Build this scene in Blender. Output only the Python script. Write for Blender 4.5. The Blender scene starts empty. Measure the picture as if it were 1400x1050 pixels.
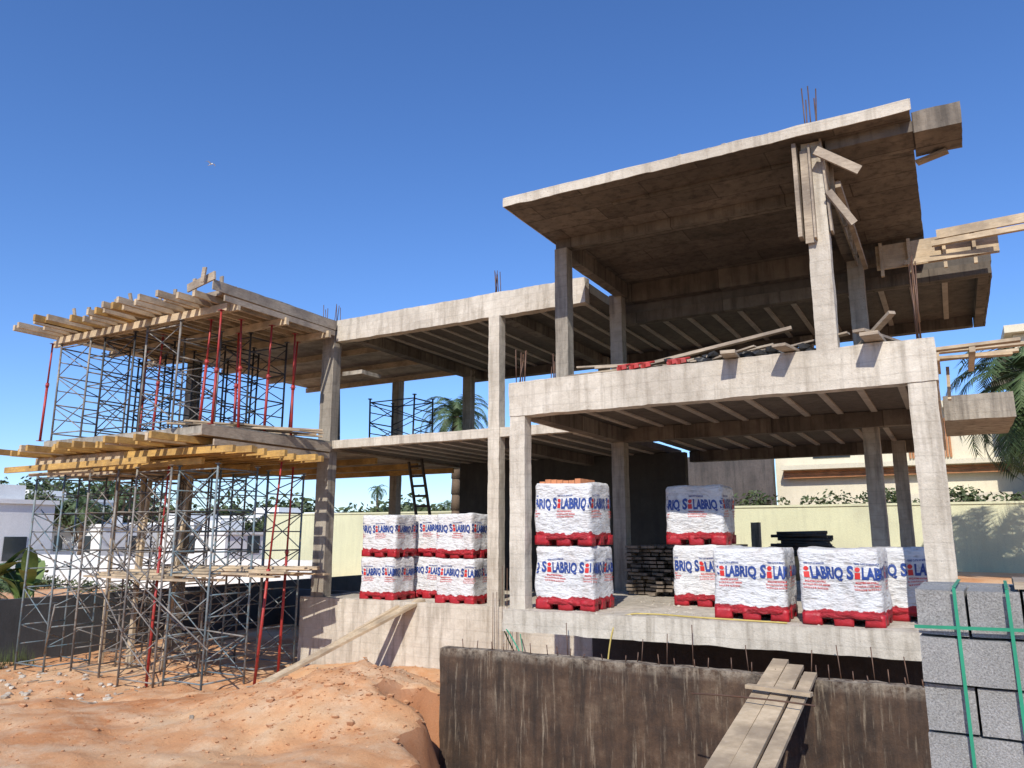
import bpy, bmesh, math, random
from mathutils import Vector, noise, Matrix
random.seed(7)
scene=bpy.context.scene
R=math.radians
# ------------------------------------------------------------------ materials
def nm(name,rough=.85):
    m=bpy.data.materials.new(name); m.use_nodes=True
    nt=m.node_tree; b=nt.nodes['Principled BSDF']; b.inputs['Roughness'].default_value=rough
    return m,nt,b
def N(nt,t,**k):
    n=nt.nodes.new(t)
    for a,v in k.items():
        if a in n.inputs: n.inputs[a].default_value=v
        else: setattr(n,a,v)
    return n
def coords(nt,scale=(1,1,1)):
    tc=N(nt,'ShaderNodeTexCoord'); mp=N(nt,'ShaderNodeMapping'); mp.inputs['Scale'].default_value=scale
    nt.links.new(tc.outputs['Object'],mp.inputs['Vector']); return mp.outputs['Vector']
def noi(nt,vec,scale,detail=6,rough=.6):
    n=N(nt,'ShaderNodeTexNoise'); n.inputs['Scale'].default_value=scale; n.inputs['Detail'].default_value=detail; n.inputs['Roughness'].default_value=rough
    nt.links.new(vec,n.inputs['Vector']); return n.outputs['Fac']
def ramp(nt,fac,stops):
    r=N(nt,'ShaderNodeValToRGB'); e=r.color_ramp.elements
    while len(e)<len(stops): e.new(.5)
    for i,(p,c) in enumerate(stops):
        e[i].position=p; e[i].color=(c[0],c[1],c[2],1) if not isinstance(c,float) else (c,c,c,1)
    nt.links.new(fac,r.inputs['Fac']); return r.outputs['Color']
def mix(nt,fac,a,b,mode='MIX'):
    m=N(nt,'ShaderNodeMix'); m.data_type='RGBA'; m.blend_type=mode
    if isinstance(fac,(int,float)): m.inputs[0].default_value=fac
    else: nt.links.new(fac,m.inputs[0])
    for idx,v in ((6,a),(7,b)):
        if isinstance(v,tuple): m.inputs[idx].default_value=(v[0],v[1],v[2],1)
        else: nt.links.new(v,m.inputs[idx])
    return m.outputs[2]
def bump(nt,b,h,strength=.4,dist=.02):
    n=N(nt,'ShaderNodeBump'); n.inputs['Strength'].default_value=strength; n.inputs['Distance'].default_value=dist
    nt.links.new(h,n.inputs['Height']); nt.links.new(n.outputs['Normal'],b.inputs['Normal'])
def concrete(name,c1,c2,stain,stainamt=.5,seams=.3,spot=6.,boards=False):
    m,nt,b=nm(name,.92)
    v=coords(nt); vs=coords(nt,(3.5,3.5,.35))
    big=noi(nt,v,.9,8,.68); fine=noi(nt,v,spot*4,8,.75); st=noi(nt,vs,1.6,7,.65); mid=noi(nt,v,spot,7,.75); lrg=noi(nt,v,.45,3,.5)
    col=ramp(nt,big,[(.33,c2),(.58,c1)])
    col=mix(nt,ramp(nt,mid,[(.44,0.),(.66,.6)]),col,c2)
    col=mix(nt,ramp(nt,st,[(.48,0.),(.66,stainamt)]),col,stain)
    col=mix(nt,ramp(nt,lrg,[(.5,0.),(.64,.4)]),col,stain)
    col=mix(nt,.4,col,ramp(nt,fine,[(.3,.45),(.66,1.)]),'MULTIPLY')
    if seams:
        w=N(nt,'ShaderNodeTexWave'); w.wave_type='BANDS'; w.bands_direction='Z'
        w.inputs['Scale'].default_value=1.37; w.inputs['Distortion'].default_value=1.1; w.inputs['Detail Scale'].default_value=.6; nt.links.new(v,w.inputs['Vector'])
        line=ramp(nt,w.outputs['Fac'],[(.0,.6),(.03,1.)])
        col=mix(nt,seams,col,line,'MULTIPLY')
    if boards:
        bt=N(nt,'ShaderNodeTexBrick'); bt.inputs['Scale'].default_value=1; bt.inputs['Brick Width'].default_value=2.1; bt.inputs['Row Height'].default_value=.62
        bt.inputs['Mortar Size'].default_value=.012; bt.inputs['Color1'].default_value=(1,1,1,1); bt.inputs['Color2'].default_value=(.5,.48,.47,1); bt.inputs['Mortar'].default_value=(.3,.28,.27,1)
        nt.links.new(v,bt.inputs['Vector']); col=mix(nt,.85,col,bt.outputs['Color'],'MULTIPLY')
    vo=N(nt,'ShaderNodeTexVoronoi'); vo.inputs['Scale'].default_value=11; nt.links.new(v,vo.inputs['Vector'])
    pit=ramp(nt,vo.outputs['Distance'],[(.05,.4),(.12,1.)])
    col=mix(nt,.5,col,pit,'MULTIPLY')
    nt.links.new(col,b.inputs['Base Color'])
    bump(nt,b,mix(nt,.5,fine,mid),.7,.025)
    return m
M={}
M['con']=concrete('concrete_light',(.72,.655,.55),(.52,.46,.37),(.27,.225,.17),.6)
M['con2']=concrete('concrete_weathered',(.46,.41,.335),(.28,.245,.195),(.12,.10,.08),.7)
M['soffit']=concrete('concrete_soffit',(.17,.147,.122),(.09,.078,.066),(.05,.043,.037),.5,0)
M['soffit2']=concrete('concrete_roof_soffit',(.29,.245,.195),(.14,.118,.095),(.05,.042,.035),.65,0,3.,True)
M['joist']=concrete('precast_joist',(.54,.49,.42),(.38,.34,.29),(.22,.19,.16),.3,0)
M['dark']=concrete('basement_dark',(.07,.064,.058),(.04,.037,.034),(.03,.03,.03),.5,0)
M['greywall']=concrete('grey_render',(.085,.09,.095),(.06,.064,.068),(.045,.045,.045),.4,0)
M['cream']=concrete('cream_render',(.72,.71,.47),(.66,.65,.43),(.50,.49,.34),.35,0)
M['beige']=concrete('beige_render',(.76,.70,.53),(.70,.64,.49),(.56,.51,.39),.25,0)
M['white']=concrete('white_render',(.84,.84,.82),(.80,.80,.78),(.66,.66,.64),.2,0)
def browncon():
    m,nt,b=nm('stained_wall_concrete',.85)
    v=coords(nt); vs=coords(nt,(5,5,.5)); vf=coords(nt,(14,14,.9))
    big=noi(nt,v,1.3,8,.7); st=noi(nt,vs,1.3,8,.65); fs=noi(nt,vf,1.2,6,.7); fine=noi(nt,v,40,6,.7)
    col=ramp(nt,big,[(.34,(.03,.018,.012)),(.52,(.09,.052,.030)),(.7,(.20,.14,.09))])
    col=mix(nt,ramp(nt,st,[(.43,0.),(.63,.85)]),col,(.028,.018,.012))
    col=mix(nt,ramp(nt,fs,[(.55,0.),(.70,.6)]),col,(.38,.31,.22))
    tc=N(nt,'ShaderNodeTexCoord'); sp=N(nt,'ShaderNodeSeparateXYZ'); nt.links.new(tc.outputs['Object'],sp.inputs[0])
    mr=N(nt,'ShaderNodeMapRange'); mr.inputs['From Min'].default_value=-.56; mr.inputs['From Max'].default_value=-.42; nt.links.new(sp.outputs['Z'],mr.inputs['Value'])
    mu=N(nt,'ShaderNodeMath'); mu.operation='MULTIPLY'; nt.links.new(mr.outputs[0],mu.inputs[0]); nt.links.new(ramp(nt,noi(nt,v,6,7,.75),[(.4,0.),(.6,.9)]),mu.inputs[1])
    col=mix(nt,mu.outputs[0],col,(.40,.34,.26))
    col=mix(nt,.5,col,ramp(nt,fine,[(.3,.4),(.7,1.)]),'MULTIPLY')
    nt.links.new(col,b.inputs['Base Color']); bump(nt,b,mix(nt,.5,fine,fs),.6,.02); return m
M['brown']=browncon()
def wood(name,c1,c2,scale=(1,1,1)):
    m,nt,b=nm(name,.75)
    v=coords(nt,scale); g=noi(nt,v,6,8,.7); o=noi(nt,coords(nt),1.7,4,.6); f=noi(nt,coords(nt),30,5,.7)
    col=ramp(nt,g,[(.3,c2),(.65,c1)])
    col=mix(nt,ramp(nt,o,[(.42,0.),(.62,.7)]),col,(c2[0]*.55,c2[1]*.55,c2[2]*.6))
    col=mix(nt,ramp(nt,f,[(.58,0.),(.72,.5)]),col,(.5,.46,.4))
    nt.links.new(col,b.inputs['Base Color']); bump(nt,b,g,.4,.01); return m
M['wood']=wood('plank_wood',(.62,.49,.33),(.42,.32,.20),(1,1,6))
M['woodg']=wood('grey_wood',(.46,.38,.28),(.27,.21,.15),(1,1,6))
M['ywood']=wood('yellow_formwork_beam',(.60,.37,.10),(.38,.22,.07),(1,1,5))
M['dwood']=wood('dark_wood',(.09,.07,.05),(.04,.03,.025))
M['mwood']=wood('stacked_lumber',(.24,.19,.14),(.12,.09,.065))
M['cedar']=wood('cedar_slats',(.50,.22,.09),(.30,.13,.05),(1,1,12))
def metal(name,c1,c2,rust,ra=.5,rough=.55,met=.3):
    m,nt,b=nm(name,rough); b.inputs['Metallic'].default_value=met
    v=coords(nt); a=noi(nt,v,2.,5,.6); r=noi(nt,v,9,6,.7)
    col=ramp(nt,a,[(.4,c1),(.6,c2)]); col=mix(nt,ramp(nt,r,[(.5,0.),(.62,ra)]),col,rust)
    nt.links.new(col,b.inputs['Base Color']); bump(nt,b,r,.2,.003); return m
M['scaf']=metal('scaffold_steel',(.13,.13,.13),(.28,.26,.23),(.15,.09,.055),.8,.65,.1)
M['scafb']=metal('scaffold_steel_blue',(.11,.18,.22),(.22,.25,.26),(.16,.10,.06),.8,.65,.1)
M['scafd']=metal('dark_steel',(.03,.035,.04),(.07,.07,.07),(.09,.05,.03),.6)
M['redp']=metal('red_prop_paint',(.42,.035,.03),(.30,.03,.03),(.13,.05,.03),.5,.5,.1)
M['rebar']=metal('rusty_rebar',(.13,.075,.05),(.09,.05,.035),(.2,.09,.04),.5)
def plain(name,c,rough=.6,bs=0,var=.25):
    m,nt,b=nm(name,rough); v=coords(nt); a=noi(nt,v,8,5,.6)
    col=ramp(nt,a,[(.3,tuple(x*(1-var) for x in c)),(.7,c)]); nt.links.new(col,b.inputs['Base Color'])
    if bs: bump(nt,b,noi(nt,v,14,5,.6),bs,.02)
    return m
M['green']=plain('green_strap',(.02,.28,.16),.45)
M['tarp']=plain('black_tarp',(.025,.025,.025),.5,.6)
M['blue']=plain('blue_print',(.022,.06,.26),.5,0,.25)
M['redt']=plain('red_print',(.60,.025,.02),.5,0,.15)
M['brick']=plain('hollow_clay_brick',(.55,.22,.10),.85,.3)
M['glass']=plain('window_glass',(.03,.04,.05),.15)
M['hose']=plain('yellow_hose',(.55,.42,.12),.5)
M['stone']=concrete('dark_stone_cladding',(.13,.11,.10),(.07,.06,.055),(.03,.03,.03),.6,0,12.)
def blockmat():
    m,nt,b=nm('concrete_block_grey',.95); v=coords(nt)
    f=noi(nt,v,120,6,.8); g=noi(nt,v,2.2,4,.6); vo=N(nt,'ShaderNodeTexVoronoi'); vo.inputs['Scale'].default_value=85; nt.links.new(v,vo.inputs['Vector'])
    col=ramp(nt,g,[(.35,(.42,.42,.40)),(.65,(.58,.575,.56))])
    col=mix(nt,.7,col,ramp(nt,f,[(.36,.25),(.55,1.)]),'MULTIPLY'); col=mix(nt,.4,col,ramp(nt,vo.outputs['Distance'],[(.1,1.),(.5,.5)]),'MULTIPLY')
    nt.links.new(col,b.inputs['Base Color']); bump(nt,b,f,1.,.012); return m
M['block']=blockmat()
def wrapmat():
    m,nt,b=nm('white_shrink_wrap',.36); tc=N(nt,'ShaderNodeTexCoord')
    v=coords(nt); sep=N(nt,'ShaderNodeSeparateXYZ'); nt.links.new(tc.outputs['Object'],sep.inputs[0])
    oi=N(nt,'ShaderNodeObjectInfo'); va=N(nt,'ShaderNodeVectorMath'); va.operation='ADD'; sc=N(nt,'ShaderNodeVectorMath'); sc.operation='SCALE'; sc.inputs[3].default_value=3.1
    nt.links.new(oi.outputs['Location'],sc.inputs[0]); nt.links.new(v,va.inputs[0]); nt.links.new(sc.outputs[0],va.inputs[1]); v=va.outputs[0]
    st=N(nt,'ShaderNodeMapping'); st.inputs['Scale'].default_value=(1,1,2.6); nt.links.new(v,st.inputs[0])
    n1=noi(nt,v,5,5,.6); n2=noi(nt,st.outputs[0],7,8,.65)
    ad=N(nt,'ShaderNodeMath'); ad.operation='MULTIPLY_ADD'; nt.links.new(n1,ad.inputs[0]); ad.inputs[1].default_value=.18; nt.links.new(sep.outputs['Z'],ad.inputs[2])
    fac=ramp(nt,ad.outputs[0],[(.295,0.),(.302,1.)])
    wcol=ramp(nt,n2,[(.33,(.46,.44,.42)),(.47,(.70,.70,.70)),(.7,(.78,.78,.78))])
    wcol=mix(nt,ramp(nt,noi(nt,v,2.3,5,.7),[(.48,0.),(.7,.45)]),wcol,(.55,.46,.40))
    rcol=ramp(nt,n2,[(.35,(.26,.008,.014)),(.65,(.50,.018,.03))])
    nt.links.new(mix(nt,fac,rcol,wcol),b.inputs['Base Color'])
    bump(nt,b,n2,1.,.06); return m
M['wrap']=wrapmat()
M['redf']=plain('red_pallet_wrap',(.44,.015,.025),.45,.6,.4)
def soilmat():
    m,nt,b=nm('earth',.95); v=coords(nt); tc=N(nt,'ShaderNodeTexCoord')
    a=noi(nt,v,.32,8,.65); c=noi(nt,v,1.6,8,.7); f=noi(nt,v,18,8,.8); ff=noi(nt,v,70,6,.8)
    col=ramp(nt,a,[(.34,(.60,.25,.09)),(.5,(.72,.37,.17)),(.64,(.76,.49,.27))])
    col=mix(nt,ramp(nt,c,[(.46,0.),(.66,.65)]),col,(.80,.59,.38))
    col=mix(nt,ramp(nt,f,[(.35,.5),(.45,0.)]),col,(.42,.16,.06))
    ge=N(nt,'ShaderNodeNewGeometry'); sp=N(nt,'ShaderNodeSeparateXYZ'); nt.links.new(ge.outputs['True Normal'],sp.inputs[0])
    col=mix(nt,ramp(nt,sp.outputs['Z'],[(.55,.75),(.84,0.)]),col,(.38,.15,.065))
    col=mix(nt,.45,col,ramp(nt,ff,[(.33,.5),(.6,1.)]),'MULTIPLY')
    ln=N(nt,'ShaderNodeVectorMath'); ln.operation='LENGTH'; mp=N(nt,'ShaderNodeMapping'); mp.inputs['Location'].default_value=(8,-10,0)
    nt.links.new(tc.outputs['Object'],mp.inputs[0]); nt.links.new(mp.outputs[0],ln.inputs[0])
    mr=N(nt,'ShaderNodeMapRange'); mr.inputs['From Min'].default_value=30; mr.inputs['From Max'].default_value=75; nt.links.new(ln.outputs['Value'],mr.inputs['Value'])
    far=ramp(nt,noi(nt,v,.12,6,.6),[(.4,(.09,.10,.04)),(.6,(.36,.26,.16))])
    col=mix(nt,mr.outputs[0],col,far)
    nt.links.new(col,b.inputs['Base Color'])
    bump(nt,b,mix(nt,.35,f,ff),.9,.04); return m
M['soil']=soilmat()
def leafmat(name,c1,c2):
    m,nt,b=nm(name,.6); v=coords(nt); a=noi(nt,v,1.3,5,.7)
    nt.links.new(ramp(nt,a,[(.35,c1),(.65,c2)]),b.inputs['Base Color']); return m
M['leaf']=leafmat('tree_foliage',(.035,.055,.018),(.10,.13,.045))
M['palm']=leafmat('palm_foliage',(.035,.07,.025),(.11,.16,.06))
M['banana']=leafmat('banana_foliage',(.06,.12,.03),(.16,.22,.06))
M['trunk']=plain('palm_trunk',(.16,.11,.07),.9,.8)
# ------------------------------------------------------------------ mesh helpers
def empty(name,loc=(0,0,0)):
    e=bpy.data.objects.new(name,None); scene.collection.objects.link(e); e.location=loc; e.empty_display_size=.2; return e
def fin(bm,name,mat,parent=None,smooth=False,loc=None):
    bmesh.ops.recalc_face_normals(bm,faces=bm.faces)
    me=bpy.data.meshes.new(name); bm.to_mesh(me); bm.free()
    me.materials.append(M[mat])
    if smooth:
        for p in me.polygons: p.use_smooth=True
    o=bpy.data.objects.new(name,me); scene.collection.objects.link(o)
    if loc is not None: o.location=loc
    if parent: o.parent=parent
    return o
def nd(p,amp):
    n=noise.noise_vector(p*2.3)+noise.noise_vector(p*8.1)*.6
    return p+n*amp
def rbox(bm,x0,x1,y0,y1,z0,z1,amp=.01,step=.16):
    ns=[max(1,min(70,int(round((b-a)/step)))) for a,b in ((x0,x1),(y0,y1),(z0,z1))]
    d={}
    def V(i,j,k):
        key=(i,j,k)
        if key not in d:
            p=Vector((x0+(x1-x0)*i/ns[0],y0+(y1-y0)*j/ns[1],z0+(z1-z0)*k/ns[2]))
            d[key]=bm.verts.new(nd(p,amp))
        return d[key]
    F=lambda *a: bm.faces.new(a)
    for i in range(ns[0]):
        for j in range(ns[1]):
            for k in (0,ns[2]): F(V(i,j,k),V(i+1,j,k),V(i+1,j+1,k),V(i,j+1,k))
    for i in range(ns[0]):
        for k in range(ns[2]):
            for j in (0,ns[1]): F(V(i,j,k),V(i+1,j,k),V(i+1,j,k+1),V(i,j,k+1))
    for j in range(ns[1]):
        for k in range(ns[2]):
            for i in (0,ns[0]): F(V(i,j,k),V(i,j+1,k),V(i,j+1,k+1),V(i,j,k+1))
def box(bm,x0,x1,y0,y1,z0,z1): rbox(bm,x0,x1,y0,y1,z0,z1,0,1e9)
def beam(bm,p0,p1,w,h,roll=0):
    p0=Vector(p0);p1=Vector(p1);d=(p1-p0); d.normalize()
    up=Vector((0,0,1)) if abs(d.z)<.95 else Vector((0,1,0))
    s=d.cross(up).normalized(); u=s.cross(d)
    if roll:
        q=Matrix.Rotation(roll,3,d); s=q@s; u=q@u
    vs=[]
    for p in (p0,p1):
        for a,b in ((-1,-1),(1,-1),(1,1),(-1,1)): vs.append(bm.verts.new(p+s*a*w/2+u*b*h/2))
    for f in ((0,1,2,3),(4,5,6,7),(0,1,5,4),(1,2,6,5),(2,3,7,6),(3,0,4,7)):
        bm.faces.new([vs[i] for i in f])
def tube(bm,p0,p1,r,n=7,mi=0,r2=None):
    p0=Vector(p0);p1=Vector(p1);d=(p1-p0).normalized(); up=Vector((0,0,1)) if abs(d.z)<.9 else Vector((0,1,0))
    s=d.cross(up).normalized(); u=s.cross(d); r2=r if r2 is None else r2
    A=[bm.verts.new(p0+(s*math.cos(t)+u*math.sin(t))*r) for t in [2*math.pi*i/n for i in range(n)]]
    B=[bm.verts.new(p1+(s*math.cos(t)+u*math.sin(t))*r2) for t in [2*math.pi*i/n for i in range(n)]]
    for i in range(n):
        f=bm.faces.new((A[i],A[(i+1)%n],B[(i+1)%n],B[i])); f.smooth=True
    bm.faces.new(A); bm.faces.new(B)
def curve(name,pts,r,mat,parent=None):
    c=bpy.data.curves.new(name,'CURVE'); c.dimensions='3D'; c.bevel_depth=r; s=c.splines.new('NURBS'); s.points.add(len(pts)-1)
    for i,p in enumerate(pts): s.points[i].co=(*p,1)
    s.use_endpoint_u=True; s.order_u=3; c.materials.append(M[mat]); o=bpy.data.objects.new(name,c); scene.collection.objects.link(o)
    if parent:o.parent=parent
    return o
rnd=random.uniform
# ------------------------------------------------------------------ ground
def interp(x,t):
    if x<=t[0][0]: return t[0][1]
    for (a,b),(c,d) in zip(t,t[1:]):
        if x<=c:
            k=(x-a)/(c-a); k=k*k*(3-2*k); return b+(d-b)*k
    return t[-1][1]
def ss(a,b,x):
    k=max(0,min(1,(x-a)/(b-a))); return k*k*(3-2*k)
T=[(1.5,-.35),(5,-.95),(8,-1.4),(13.6,-1.5),(16.2,-2.15),(60,-2.05)]
def gh(x,y):
    h=-.4945*x+.8692*y
    z=interp(h,T)
    z+= .66*math.exp(-(((x+8.4)/1.9)**2+((y-10.0)/1.6)**2))
    z+= .45*math.exp(-(((x+11)/3.2)**2+((y-14.8)/1.2)**2))
    z+= .15*math.exp(-(((x+13.5)/1.6)**2+((y-11.2)/1.0)**2))
    out=-1.5
    z=out+(z-out)*ss(-24.5,-22.8,x)
    if y>15.6 and x>-15: z=z+(-.75-z)*ss(15.6,15.9,y)*ss(-15,-14.8,x)
    s=((x+6.9)*3.9+(y-10)*2.7)/4.74
    pit=ss(-.45,.3,s+.7*noise.noise(Vector((x,y,0))*1.1))*ss(5.6,6.6,h)
    if y<10.1: z=z+(-2.8-z)*pit
    if x>-6.8 and 10.1<=y<15.9: z=-2.8
    if x>-6.8 and y>=15.9: z=-.75
    if y>22.6 and x>-15: z=-.75+.75*ss(22.6,25,y)
    p=Vector((x,y,0))
    near=1/(1+max(0,(abs(x)+abs(y)-50))*.02)
    mound=math.exp(-(((x+8.3)/2.2)**2+((y-9.8)/2.0)**2))
    rut=-.05*math.exp(-((noise.noise(p*.22+Vector((7,1,0))))/.06)**2)
    a=noise.fractal(p*.5,1.,2.,4)*.12+noise.fractal(p*2.2+Vector((9,3,1)),.9,2.,5)*(.035+.04*mound)+max(0,noise.noise(p*5))*(.02+.05*mound)+rut
    a*=near*(.25+.75*ss(3.5,6,h))
    if x>-6.8 and y>15.9: a*=.1
    return z+a
def axis(a,b,st,lo,hi):
    v=[]; x=a
    while x<=b: v.append(x); x+=st
    g=st; x=a; L=[]
    while x>lo: g*=1.22; x-=g; L.append(x)
    g=st; x=v[-1]; H=[]
    while x<hi: g*=1.22; x+=g; H.append(x)
    return L[::-1]+v+H
xs=axis(-25,1,.09,-4000,4000); ys=axis(3,17,.09,-3000,5000)
bm=bmesh.new(); g=[[bm.verts.new((x,y,gh(x,y))) for y in ys] for x in xs]
for i in range(len(xs)-1):
    for j in range(len(ys)-1): bm.faces.new((g[i][j],g[i+1][j],g[i+1][j+1],g[i][j+1]))
fin(bm,'ground','soil',smooth=True)
bm=bmesh.new()
def rock(bm,c,s):
    r=bmesh.ops.create_icosphere(bm,subdivisions=1,radius=s)
    k=Vector((rnd(.7,1.3),rnd(.7,1.3),rnd(.45,.8)))
    off=Vector((rnd(0,99),rnd(0,99),0))
    for v in r['verts']:
        q=v.co.copy(); q=Vector((q.x*k.x,q.y*k.y,q.z*k.z)); q*=1+.5*noise.noise(q/s*1.2+off); v.co=q+Vector(c)
for i in range(4200):
    x=rnd(-22,-4); y=rnd(4.5,15)
    if i%3==0: x=random.gauss(-8.6,1.3); y=random.gauss(9.6,1.3)
    if i%7==0: x=rnd(-22,-17); y=rnd(8.5,12)
    if x>-6.9 and y>9.9: continue
    s=rnd(.008,.026) if random.random()<.97 else rnd(.035,.08)
    rock(bm,(x,y,gh(x,y)+s*.1),s)
fin(bm,'soil_clods','soil')
bm=bmesh.new()
for i in range(60):
    x=rnd(-22,-9); y=rnd(8,14.5); a=rnd(0,3.14); L=rnd(.08,.35); z=gh(x,y)+.02
    beam(bm,(x,y,z),(x+L*math.cos(a),y+L*math.sin(a),gh(x+L*math.cos(a),y+L*math.sin(a))+.02),rnd(.02,.06),.015)
fin(bm,'wood_scraps','woodg')
bm=bmesh.new()
for i in range(70):
    x=rnd(-22,-15.5); y=rnd(9.5,11.8); rock(bm,(x,y,gh(x,y)+.02),rnd(.03,.1))
fin(bm,'concrete_rubble','con')
# ------------------------------------------------------------------ concrete frame building
B=empty('unfinished_concrete_building')
bm=bmesh.new()
for (x0,x1,y0,y1,z0,z1) in [(-6.76,-6.46,11.8,12.05,0,3.33),(-.40,-.05,11.8,12.15,-2.9,3.33),
    (-9.45,-9.15,15.46,15.74,-.38,6.47),(-1.55,-1.25,11.8,12.08,3.85,7.19)]:
    rbox(bm,x0,x1,y0,y1,z0,z1,.010,.07)
fin(bm,'front_columns','con',B)
bm=bmesh.new()
for (x0,x1,y0,y1,z0,z1) in [(-6.75,-6.45,16.5,16.8,0,3.33),(-1.45,-1.15,16.6,16.9,0,3.33),(-1.2,-.9,21,21.3,0,3.5),
    (-6.66,-6.39,13.48,13.75,3.85,7.0),(-6.76,-6.46,16.62,16.9,3.85,6.9),(-1.47,-1.17,16.62,16.9,3.85,6.85),
    (-14.87,-14.45,15.47,15.77,-2.6,6.78),(-14.1,-13.8,21.4,21.7,-.38,6.7),(-9.3,-9.0,21.8,22.1,3.7,6.7),
    (-20.6,-20.25,15.5,15.8,-2.6,6.9),(-20.6,-20.25,21.5,21.8,-2.6,6.9),(-3.2,-2.9,21.4,21.7,3.7,6.5),(-17.2,-16.9,21.5,21.8,-2.6,6.9)]:
    rbox(bm,x0,x1,y0,y1,z0,z1,.008,.12)
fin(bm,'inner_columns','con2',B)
bm=bmesh.new()
rbox(bm,-6.77,-.02,11.785,12.06,3.31,3.92,.016,.08)
rbox(bm,-14.4,-6.9,15.5,15.76,6.46,7.06,.016,.1)
rbox(bm,-14.4,-6.9,15.5,15.72,3.50,3.72,.01,.1)
rbox(bm,-6.9,-6.62,12.07,15.7,3.36,3.9,.01,.15)
rbox(bm,-.32,-.03,12.17,22.4,3.33,3.9,.01,.15)
fin(bm,'front_beams','con',B)
bm=bmesh.new()
rbox(bm,-6.8,.6,11.62,22.5,-.35,0,.016,.1)
rbox(bm,-15.2,-6.82,15.44,15.72,-2.7,-.36,.014,.12)
rbox(bm,-15.2,-6.9,15.74,22.5,-.7,-.383,.01,.4)
for i in range(260):
    rock(bm,(rnd(-6.6,.2),rnd(11.7,15),.0),rnd(.01,.03))
fin(bm,'ground_floor_slab','con',B)
bm=bmesh.new()
rbox(bm,-6.6,-.34,12.08,22.4,3.64,3.84,.006,.4)
rbox(bm,-14.38,-6.92,15.74,22.4,3.52,3.70,.006,.4)
rbox(bm,-14.38,-6.92,15.78,22.5,6.78,7.0,.006,.4)
rbox(bm,-6.88,1.1,17.25,21.8,6.56,6.8,.008,.4)
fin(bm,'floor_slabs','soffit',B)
bm=bmesh.new()
rbox(bm,-6.6,-.34,16.5,16.78,3.32,3.63,.008,.2)
rbox(bm,-6.72,-6.45,12.1,16.5,3.32,3.63,.008,.2)
rbox(bm,-6.6,-.34,22.1,22.4,3.32,3.63,.008,.2)
rbox(bm,-14.36,-6.92,22.2,22.48,6.5,6.77,.008,.3)
rbox(bm,-14.1,-13.8,15.8,22.2,6.48,6.77,.008,.3)
rbox(bm,-9.45,-9.15,15.8,22.2,6.50,6.77,.008,.3)
rbox(bm,-6.88,1.08,17.2,17.45,6.3,6.555,.008,.2)
rbox(bm,.85,1.09,17.47,21.8,6.3,6.555,.008,.2)
rbox(bm,-6.88,.83,21.55,21.8,6.3,6.555,.008,.2)
rbox(bm,-14.36,-6.92,22.1,22.38,3.25,3.51,.008,.3)
rbox(bm,-9.45,-9.15,15.8,22.0,3.25,3.51,.008,.3)
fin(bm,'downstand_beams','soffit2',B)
bm=bmesh.new()
x=-6.2
while x<-.5:
    box(bm,x,x+.11,12.1,16.48,3.605,3.637); box(bm,x,x+.11,16.8,22.1,3.605,3.637); x+=.62
x=-13.6
while x<-7:
    if not(-9.6<x<-9.0):
        box(bm,x,x+.11,15.8,22.15,6.745,6.777); box(bm,x,x+.11,15.8,22.05,3.485,3.517)
    x+=.62
x=-6.6
while x<.7: box(bm,x,x+.11,17.5,21.5,6.525,6.557); x+=.62
fin(bm,'precast_joists','joist',B)
bm=bmesh.new()
rbox(bm,-6.72,-.02,11.52,17.3,7.2,7.355,.012,.16)
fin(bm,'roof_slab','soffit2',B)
bm=bmesh.new()
rbox(bm,-6.74,-.0,11.5,11.517,7.19,7.36,.014,.08)
rbox(bm,-6.72,-.02,11.52,17.3,7.36,7.375,.012,.3)
rbox(bm,-6.737,-6.722,11.5,17.3,7.19,7.36,.006,.2)
for i in range(90): rock(bm,(rnd(-6.6,-.1),11.54+rnd(0,.1),7.37),rnd(.015,.045))
fin(bm,'roof_edge','con',B)
bm=bmesh.new()
rbox(bm,-6.64,-1.56,13.5,13.74,7.0,7.197,.008,.2)
rbox(bm,-6.62,-6.38,13.76,16.9,6.85,7.197,.008,.2)
rbox(bm,-6.6,-.05,16.92,17.16,6.75,7.197,.008,.2)
rbox(bm,-1.5,-1.3,12.1,16.9,6.8,7.197,.008,.2)
rbox(bm,-4.9,-1.7,12.3,13.45,7.165,7.197,.012,.15)
rbox(bm,-1.2,0.0,11.86,12.5,7.03,7.197,.008,.2)
rbox(bm,.003,.62,11.86,12.7,7.0,7.33,.01,.15)
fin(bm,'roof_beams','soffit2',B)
bm=bmesh.new()
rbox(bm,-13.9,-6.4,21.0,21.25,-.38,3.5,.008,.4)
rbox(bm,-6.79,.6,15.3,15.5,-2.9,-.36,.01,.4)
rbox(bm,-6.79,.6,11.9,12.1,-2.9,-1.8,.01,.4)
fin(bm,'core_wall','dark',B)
bm=bmesh.new()
rbox(bm,.0,1.12,16.3,19,3.32,3.78,.01,.15)
rbox(bm,-14.4,-13.7,15.8,16.6,5.55,5.66,.01,.2)
fin(bm,'side_canopy','con2',B)
bm=bmesh.new()
def starters(x,y,z,n,L,sp=.22):
    for i in range(n):
        a=rnd(-sp,sp)/2; b=rnd(-sp,sp)/2
        tube(bm,(x+a,y+b,z),(x+a+rnd(-.05,.05),y+b+rnd(-.04,.04),z+L*rnd(.7,1.1)),.010,5)
starters(-1.4,11.95,7.3,5,.95); starters(-.25,12.0,3.9,6,1.25,.3); starters(-9.3,15.6,7.0,6,.75); starters(-14.65,15.6,6.9,7,.7,.4)
starters(-6.6,11.95,3.9,6,.6); starters(-6.2,12.3,3.85,4,.6)
fin(bm,'rebar_starters','rebar',B)
bm=bmesh.new()
beam(bm,(-1.63,11.76,5.65),(-1.63,11.74,7.16),.06,.22)
beam(bm,(-1.42,11.765,5.6),(-1.42,11.765,7.1),.22,.03,R(90))
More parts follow.
